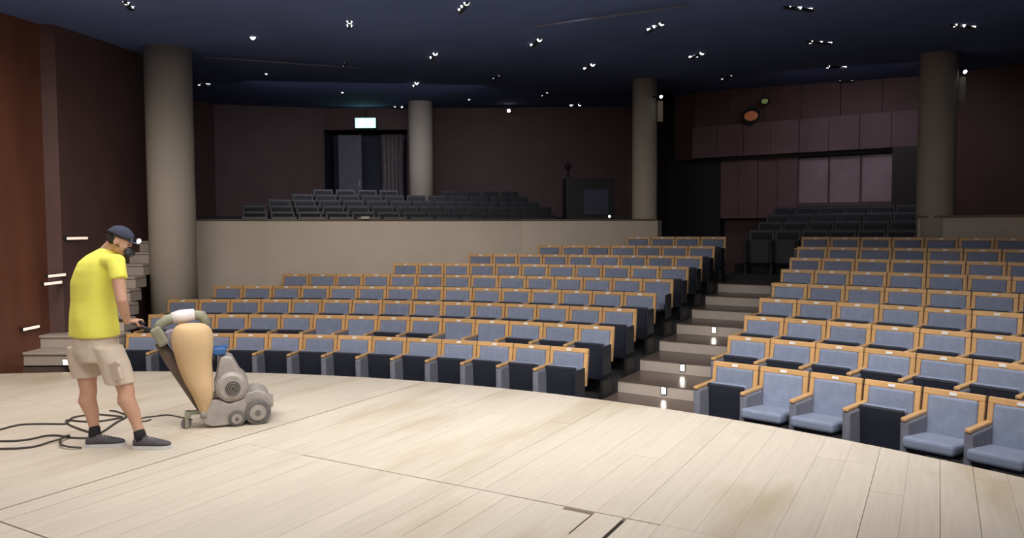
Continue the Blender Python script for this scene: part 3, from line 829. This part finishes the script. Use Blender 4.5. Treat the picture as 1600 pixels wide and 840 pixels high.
# handle post, dark, leaning back to the man
pm = MB(); pm.loft([(Vector((.0, .20, .12)), .032, .05), (Vector((-.12, .2, .33)), .035, .05), (Vector((-.25, .2, .56)), .04, .05), (Vector((-.34, .2, .74)), .035, .045)], n=12, side=Vector((0, 1, 0)))
pm.build('handle_post', M['postm'], sander, True)
MB().cyl((.03, .22, .2), (-.13, .24, .5), .022, n=12).build('lift_rod', M['rubber'], sander, True)
MB().box((-.335, .15, .80), (.09, .13, .17), Matrix.Rotation(-.5, 3, 'Y'), .02, 2).build('control_box', M['olive'], sander)
MB().box((-.23, .15, .76), (.08, .1, .2), Matrix.Rotation(-.35, 3, 'Y'), .02, 2).build('pipe_bracket', M['lilac'], sander)
MB().loft([(Vector((-.37, .16, .84)), .035, .035), (Vector((-.33, .16, .90)), .04, .04), (Vector((-.27, .17, .935)), .045, .045), (Vector((-.22, .17, .95)), .045, .045)], n=14).build('elbow_pipe', M['olive'], sander, True)
MB().loft([(Vector((-.235, .17, .945)), .05, .05), (Vector((-.17, .17, .96)), .056, .056), (Vector((-.06, .18, .97)), .05, .05)], n=16).build('hose_wrap', M['white'], sander, True)
MB().loft([(Vector((-.07, .18, .97)), .04, .04), (Vector((-.0, .19, .955)), .045, .045), (Vector((.03, .2, .90)), .045, .045), (Vector((-.01, .2, .855)), .04, .04)], n=14).build('bag_inlet', M['olive'], sander, True)
# grips: bar reaching to the man's hands
gm = MB(); gm.loft([(Vector((-.35, .18, .78)), .016, .016), (Vector((-.42, .17, .86)), .016, .016), (Vector((-.50, .14, .90)), .016, .016)], n=10)
gm.build('handle_stem', M['black'], sander, True)
# tan bag
bagr = [(300, 504.5, 8), (300, 506, 20), (300.5, 510, 27), (301, 518, 31), (301, 530, 32.5), (301.5, 545, 31.5), (303, 560, 28), (305, 573, 25.5), (309, 588, 23.5), (313, 602, 20), (316, 616, 16.5), (318, 628, 12.5), (318, 640, 7.5), (318, 646, 5)]
rings = []
inv = sander.matrix_world  # not evaluated yet
RM = Matrix.Rotation(yaw, 4, 'Z'); MI = (Matrix.Translation(mo) @ RM).inverted()
rb = random.Random(5)
for (px, py, hw) in bagr:
    P = MI @ atd(px, py, 6.42 - (.0 if py < 600 else .02))
    rr_ = hw/F*6.42
    rings.append((P, rr_*1.0, rr_*.78, MI.to_3x3() @ Vector((1, 0, 0)), MI.to_3x3() @ Vector((0, 1, 0))))
bag = MB().loft(rings, n=28)
for v in bag.bm.verts:
    nn = noise.noise(v.co*9)*.012 + noise.noise(v.co*22)*.004
    v.co += Vector((1, .5, 0))*nn
bag = bag.build('dust_bag', M['bag'], sander, True)
ss = bag.modifiers.new('s', 'SUBSURF'); ss.levels = 1; ss.render_levels = 1
P = MI @ atd(318, 643, 6.4)
MB().cyl(P + Vector((0, 0, -.05)), P + Vector((0, 0, .02)), .03, .026, 14).build('bag_spigot', M['cast'], sander, True)
# rear caster
cs = MB().box((-.13, .1, .12), (.05, .09, .05), None, .008).box((-.14, .065, .07), (.03, .012, .12)).box((-.14, .135, .07), (.03, .012, .12)).box((-.05, .1, .13), (.16, .06, .03)).build('caster_fork', M['olive'], sander)
MB().cyl((-.145, .075, .042), (-.145, .125, .042), .042, n=20).build('caster_wheel', M['rubber'], cs)

# ================================================================ cables on the stage
def cable(pts, label, r=.008, dz=0.0):
    P = [atz(x, y, r) for x, y in pts]; P = [Vector((p.x, p.y, r + .001 + dz*min(1, max(0, (i-3)/3))*min(1, (len(P)-1-i)/3))) for i, p in enumerate(P)]; Q = []
    E = [P[0]*2 - P[1]] + P + [P[-1]*2 - P[-2]]
    for i in range(1, len(E)-2):
        for q in range(6):
            t = q/6; a, b, c, d = E[i-1], E[i], E[i+1], E[i+2]
            Q.append(.5*((2*b) + (c-a)*t + (2*a - 5*b + 4*c - d)*t*t + (3*b - a - 3*c + d)*t**3))
    Q.append(P[-1])
    o = MB().loft([(q, r, r) for q in Q], n=8).build('power_cable', M['cable'], None, True)
    return tag(o, label, 'cable', 'cables lying on the stage')
def cc(l): return [(x/4.2, 640 + y/4.2) for x, y in l]
cable(cc([(-120, 160), (0, 130), (80, 108), (160, 95), (300, 92), (425, 92), (445, 78), (480, 50), (560, 36), (640, 30), (720, 36), (800, 46), (760, 58), (640, 76), (540, 76), (440, 68), (450, 95), (520, 125), (600, 150)]), 'dark cable looping behind the man\'s legs, uppermost of the cables')
cable(cc([(-120, 205), (0, 205), (120, 202), (220, 188), (300, 170), (380, 168), (440, 178), (520, 185), (600, 180), (680, 140), (760, 85), (830, 40), (760, 10), (720, 5)]), 'dark cable running middle of the three to the man\'s shoes')
cable(cc([(-120, 258), (0, 255), (120, 252), (230, 240), (320, 218), (400, 200), (455, 182), (420, 190), (396, 215), (400, 242), (450, 252), (505, 252), (535, 250)]), 'dark cable nearest the camera ending in a loop by the left shoe', .008, .018)
cable([(236, 655), (225, 658), (214, 656), (226, 652), (243, 650), (262, 648), (285, 652), (300, 655)], 'short dark cable end trailing from the sander to the shoe', .006)

# ================================================================ the man
man = thing('person', 'man in yellow t-shirt, beige cargo shorts and navy cap pushing the sander', 'person', atz(190, 697, 0))
MP = man.location.copy(); MPI = Matrix.Translation(-MP)
hd = Vector((.643, .766, 0)); rt = Vector((.766, -.643, 0)); up = Vector((0, 0, 1))
def J(px, py, d): return atd(px, py, d) - MP
def mk(mb, name, m, vox, smooth=2, parent=man):
    o = mb.build(name, m, parent, True)
    r = o.modifiers.new('r', 'REMESH'); r.mode = 'VOXEL'; r.voxel_size = vox; r.use_smooth_shade = True
    s = o.modifiers.new('s', 'SMOOTH'); s.iterations = smooth; s.factor = .5
    return o
body = MB()
def limb(pts, n=14, mb=body): mb.loft([(p, a, b if b else a) for p, a, b in pts], n=n, side=Vector((0, 1, 0)))
# legs (left = picture left, further away)
dL, dR = 5.93, 5.84
lk, la = J(137, 600, dL), J(148, 672, dL); rk, ra = J(194, 600, dR), J(217, 672, dR)
lh, rh = J(133, 548, dL+.02), J(170, 548, dR+.02)
def lerp(a, b, t): return a + (b-a)*t
for h, k, a_, nm in ((lh, lk, la, 'l'), (rh, rk, ra, 'r')):
    ft = Vector((a_.x, a_.y, .05))
    calf = lerp(k, a_, .33) + Vector((-.018, -.01, 0))
    limb([(h, .09, .09), (lerp(h, k, .5), .084, .084), (lerp(h, k, .85), .07, .07), (k, .064, .064), (lerp(k, a_, .15), .060, .062), (calf, .068, .066), (lerp(k, a_, .62), .052, .052), (lerp(k, a_, .88), .038, .039), (a_, .038, .04), (ft, .038, .04)])
# torso inside the shirt
tor = [(148, 545, .17, .12), (147, 515, .17, .12), (146, 480, .155, .11), (147, 440, .165, .11), (151, 412, .165, .10), (158, 400, .12, .08), (166, 392, .07, .06)]
body.loft([(J(x, y, 5.92), a, b, rt, hd) for x, y, a, b in tor], n=18)
# neck and head
HC = J(188, 375, 5.88)
nk = J(166, 396, 5.9)
limb([(nk, .062, .062), (J(172, 388, 5.9), .056, .056), (J(180, 380, 5.89), .055, .056), (HC, .05, .055)])
hf = Vector((.93, .2, -.42)).normalized(); hs = Vector((.2, -.97, 0)); hs = (hs - hf*hs.dot(hf)).normalized(); hu = hs.cross(hf)
if hu.z < 0: hu = -hu
HR = Matrix((hf, hs*-1, hu)).transposed()       # columns: face dir, left, up
if HR.determinant() < 0: HR = Matrix((hf, hs, hu)).transposed()
HS = .92
def HL(x, y, z): return HC + HR @ Vector((x*HS, y*HS, z*HS))
def headsphere(mb, c, r, u=20, v=14): mb.sphere(HL(*c), [q*HS for q in r], u, v, HR)
headsphere(body, (-.008, 0, .02), (.097, .077, .092))       # cranium
headsphere(body, (.025, 0, -.03), (.066, .062, .085))       # face
headsphere(body, (.052, 0, -.088), (.03, .03, .022))        # chin
headsphere(body, (.088, 0, -.022), (.016, .011, .026))      # nose
headsphere(body, (.104, 0, -.036), (.013, .014, .011))
headsphere(body, (.078, 0, .006), (.02, .05, .011))         # brow
headsphere(body, (.082, 0, -.064), (.012, .024, .008))      # lips
for s in (-1, 1):
    headsphere(body, (-.01, s*.075, -.02), (.02, .01, .032))  # ears
    headsphere(body, (.06, s*.035, -.035), (.022, .02, .02))
# arms
rsh, rel, rwr = J(181, 408, 5.76), J(190, 470, 5.70), J(199, 503, 5.83)
lsh, lel, lwr = J(134, 416, 6.08), J(121, 466, 6.20), J(160, 498, 6.27)
rhd = rwr + Vector((.055, .05, -.015)); 
limb([(rsh, .055, .055), (lerp(rsh, rel, .5), .05, .048), (rel, .041, .041), (lerp(rel, rwr, .3), .042, .04), (lerp(rel, rwr, .8), .03, .028), (rwr, .026, .03)])
limb([(lsh, .055, .055), (lerp(lsh, lel, .5), .05, .048), (lel, .041, .041), (lerp(lel, lwr, .3), .042, .04), (lerp(lel, lwr, .8), .03, .028), (lwr, .026, .03)])
# grip bar positions: the hands close on it
def hand(wr, g, axis, side):
    """palm from wrist towards the grip point g, four fingers curled over the bar (axis), thumb below"""
    f = (g - wr).normalized(); ax = (axis - f*axis.dot(f)).normalized(); nrm = f.cross(ax)
    if nrm.z < 0: nrm = -nrm
    pc = g - f*.03 + nrm*.02
    body.loft([(wr, .026, .022, ax, nrm), (lerp(wr, pc, .5), .036, .018, ax, nrm), (pc, .042, .016, ax, nrm), (pc + f*.018, .04, .012, ax, nrm)], n=12)
    for i, L in enumerate((.92, 1.0, .95, .78)):
        o = ax*(-.032 + .0213*i)*side
        p = [pc + f*.012 + o, pc + f*.04*L + nrm*.004 + o, pc + f*.056*L - nrm*.018 + o, pc + f*.042*L - nrm*.04 + o, pc + f*.018*L - nrm*.046 + o]
        body.loft([(q, r, r) for q, r in zip(p, (.0098, .0096, .009, .0085, .007))], n=8)
    p = [lerp(wr, pc, .35) - ax*.03*side, pc - f*.01 - ax*.046*side - nrm*.012, pc + f*.012 - ax*.036*side - nrm*.034, pc + f*.022 - ax*.02*side - nrm*.046]
    body.loft([(q, r, r) for q, r in zip(p, (.013, .0115, .0105, .008))], n=8)
bar_c = sander.location + RM.to_3x3() @ Vector((-.50, .14, .90)) - MP
gR = rwr + Vector((.07, .055, -.012)); gL = lwr + Vector((.085, .02, -.01))
axb = (gL - gR).normalized()
hand(rwr, gR, axb, 1); hand(lwr, gL, axb, -1)
mk(body, 'body', M['skin'], .0065, 2)
# the cross grip goes from hand to hand, and the stem joins it
e0, e1 = gR - axb*.08, gL + axb*.08
e0w, e1w = MI @ (e0 + MP), MI @ (e1 + MP)
midw = MI @ (lerp(gR, gL, .45) + MP)
MB().cyl(e0w, e1w, .0135, n=12).build('cross_grip', M['black'], sander, True)
MB().loft([(Vector((-.50, .14, .90)), .015, .015), (lerp(Vector((-.50, .14, .90)), midw, .5), .015, .015), (midw, .015, .015)], n=10).build('grip_stem', M['black'], sander, True)

# shirt
sh = MB()
rg = [(147, 524, .232, .165), (147, 512, .235, .168), (146, 495, .228, .162), (146, 470, .214, .150), (147, 440, .212, .150), (150, 422, .208, .145), (154, 409, .185, .132), (160, 399, .145, .112), (166, 392, .10, .085), (171, 387, .07, .066)]
sh.loft([(J(x, y, 5.92), a, b, rt, hd) for x, y, a, b in rg], n=28)
for s0, e_, in ((rsh, rel), (lsh, lel)):
    q = lerp(s0, e_, .46)
    inn = s0 + (J(155, 410, 5.92) - s0)*.45
    sh.loft([(inn, .065, .065), (s0 + Vector((0, 0, -.006)), .070, .068), (lerp(s0, e_, .25), .069, .068), (q, .068, .070)], n=16, side=Vector((0, 1, 0)))
for v in sh.bm.verts:
    v.co += Vector((1, 1, 0))*noise.noise((v.co + Vector((3, 3, 3)))*7)*.010
shirt = mk(sh, 'shirt', M['shirt'], .011, 3)
# shorts
so = MB()
so.loft([(J(147, 517, 5.92), .20, .14, rt, hd), (J(147, 530, 5.92), .212, .15, rt, hd), (J(149, 548, 5.92), .215, .155, rt, hd), (J(151, 562, 5.91), .19, .145, rt, hd)], n=24)
lhem, rhem = J(136, 588, dL), J(189, 596, dR)
so.loft([(J(131, 540, dL), .105, .115, rt, hd), (J(131, 565, dL), .10, .11, rt, hd), (lhem, .086, .098)], n=18)if False else None
so.loft([(J(129, 540, dL), .095, .115, rt, hd), (J(131, 562, dL), .095, .115, rt, hd), (lhem, .092, .10, rt, hd)], n=18)
so.loft([(J(167, 540, dR), .10, .12, rt, hd), (J(178, 566, dR), .105, .115, rt, hd), (rhem + Vector((0, 0, -.012)), .098, .105, rt, hd)], n=18)
for v in so.bm.verts: v.co += Vector((1, 1, 0))*noise.noise(v.co*9)*.010
shorts = mk(so, 'shorts', M['shorts'], .010, 2)
pk = lerp(J(167, 540, dR), rhem, .68)
prot = Matrix.Rotation(-.25, 3, 'Y') @ Matrix.Rotation(-R_(25), 3, 'Z')
MB().box(pk + Vector((.045, -.105, 0)), (.13, .03, .13), prot, .012, 2).build('cargo_pocket', M['shorts'], shorts)
MB().box(pk + Vector((.038, -.112, .07)), (.14, .032, .035), prot, .01, 2).build('pocket_flap', M['shorts'], shorts)
# shoes
def shoe(px, py, dirv, ankle):
    base = atz(px, py, 0) - MP; base.z = -MP.z
    dv = Vector(dirv).normalized(); sv = Vector((-dv.y, dv.x, 0))
    b = MB()
    prof = [(-.125, .022, .03), (-.115, .034, .05), (-.07, .04, .066), (-.02, .042, .060), (.04, .046, .045), (.10, .046, .034), (.145, .036, .026), (.165, .016, .016)]
    b.loft([(base + dv*s + up*(.022 + h*.62), w_, h*.68, sv, up) for s, w_, h in prof], n=16)
    o = b.build('shoe', M['shoe'], man, True); m_ = o.modifiers.new('s', 'SUBSURF'); m_.levels = 1; m_.render_levels = 1
    b = MB()
    ring = [(-.135, 0), (-.125, .03), (-.08, .042), (0, .043), (.06, .050), (.12, .047), (.16, .028), (.175, 0), (.16, -.028), (.12, -.047), (.06, -.050), (0, -.043), (-.08, -.042), (-.125, -.03)]
    q = [base + dv*s + sv*t for s, t in ring]
    b.prism([(v.x, v.y) for v in q], base.z + .001, base.z + .026); so_ = b.build('sole', M['sole'], o)
    c = MB().cyl(base + dv*-.06 + up*.06, Vector((ankle.x, ankle.y, base.z + .135)), .046, .041, 16).build('sock', M['sock'], man, True)
    l = MB()
    for i in range(4): l.cyl(base + dv*(.0 + .022*i) + sv*.022 + up*(.088 - .008*i), base + dv*(.008 + .022*i) - sv*.022 + up*(.088 - .008*i), .0035, n=6)
    l.build('laces', M['plate'], o)
shoe(161, 697, (1, .16, 0), la)
shoe(234, 700, (1, .02, 0), ra)
# cap
cp = MB()
n = 24; rows = 7; prev = None
for i in range(rows+1):
    ph = PI/2*i/rows
    r_ = [cp.bm.verts.new(HL(-.010 + .108*math.cos(ph)*math.cos(t), .087*math.cos(ph)*math.sin(t), .028 + .092*math.sin(ph)**.9)) for t in [2*PI*k/n for k in range(n)]] if i < rows else None
    if prev and r_:
        for k in range(n): cp.bm.faces.new((prev[k], prev[(k+1) % n], r_[(k+1) % n], r_[k]))
    elif prev:
        tv = cp.bm.verts.new(HL(-.01, 0, .121))
        for k in range(n): cp.bm.faces.new((prev[k], prev[(k+1) % n], tv))
    if r_: prev = r_
cap = cp.build('cap', M['cap'], man, True); sm = cap.modifiers.new('s', 'SOLIDIFY'); sm.thickness = .004
MB().sphere(HL(.095, 0, .026), (.045, .058, .007), 18, 8, HR).build('cap_brim', M['cap'], cap, True)
MB().loft([(HL(-.010 + .112*math.cos(t), .09*math.sin(t), .040), .012, .003, HR @ Vector((0, 0, 1)), (HR @ Vector((math.cos(t), math.sin(t), 0)))) for t in [2*PI*k/24 for k in range(25)]], n=8, cap=False).build('headlamp_strap', M['black'], man)
hlp = MB().sphere(HL(.125, -.0, .048), (.02, .026, .02), 14, 8, HR).build('headlamp', M['black'], man, True)
pl = HL(.132, 0, .052)
MB().sphere(HL(.139, -.012, .052), (.014, .022, .018), 14, 8, HR).build('headlamp_lens', mat('headlamp_lens_lit', (1, 1, 1), .3, emit=(1, .97, .9), es=14), hlp, True)
MB().sphere(HL(.088, 0, -.06), (.042, .040, .038), 16, 10, HR).cyl(HL(.10, .035, -.07), HL(.115, .062, -.078), .026, n=14).cyl(HL(.10, -.035, -.07), HL(.115, -.062, -.078), .026, n=14).build('dust_mask', M['mask'], man, True)
MB().sphere(HL(-.03, 0, .005), (.075, .0695, .064), 18, 12, HR).build('hair', M['hair'], man, True)
for s in (-1, 1): MB().sphere(HL(.083, s*.031, -.006), (.006, .012, .006), 10, 6, HR).build('eye', M['black'], man)
MB().loft([(HL(-.012 + .09*math.cos(t), .081*math.sin(t), -.03 - .03*math.cos(t)), .004, .002) for t in [R_(60) + R_(240)*k/20 for k in range(21)]], n=6).build('mask_strap', M['black'], man)
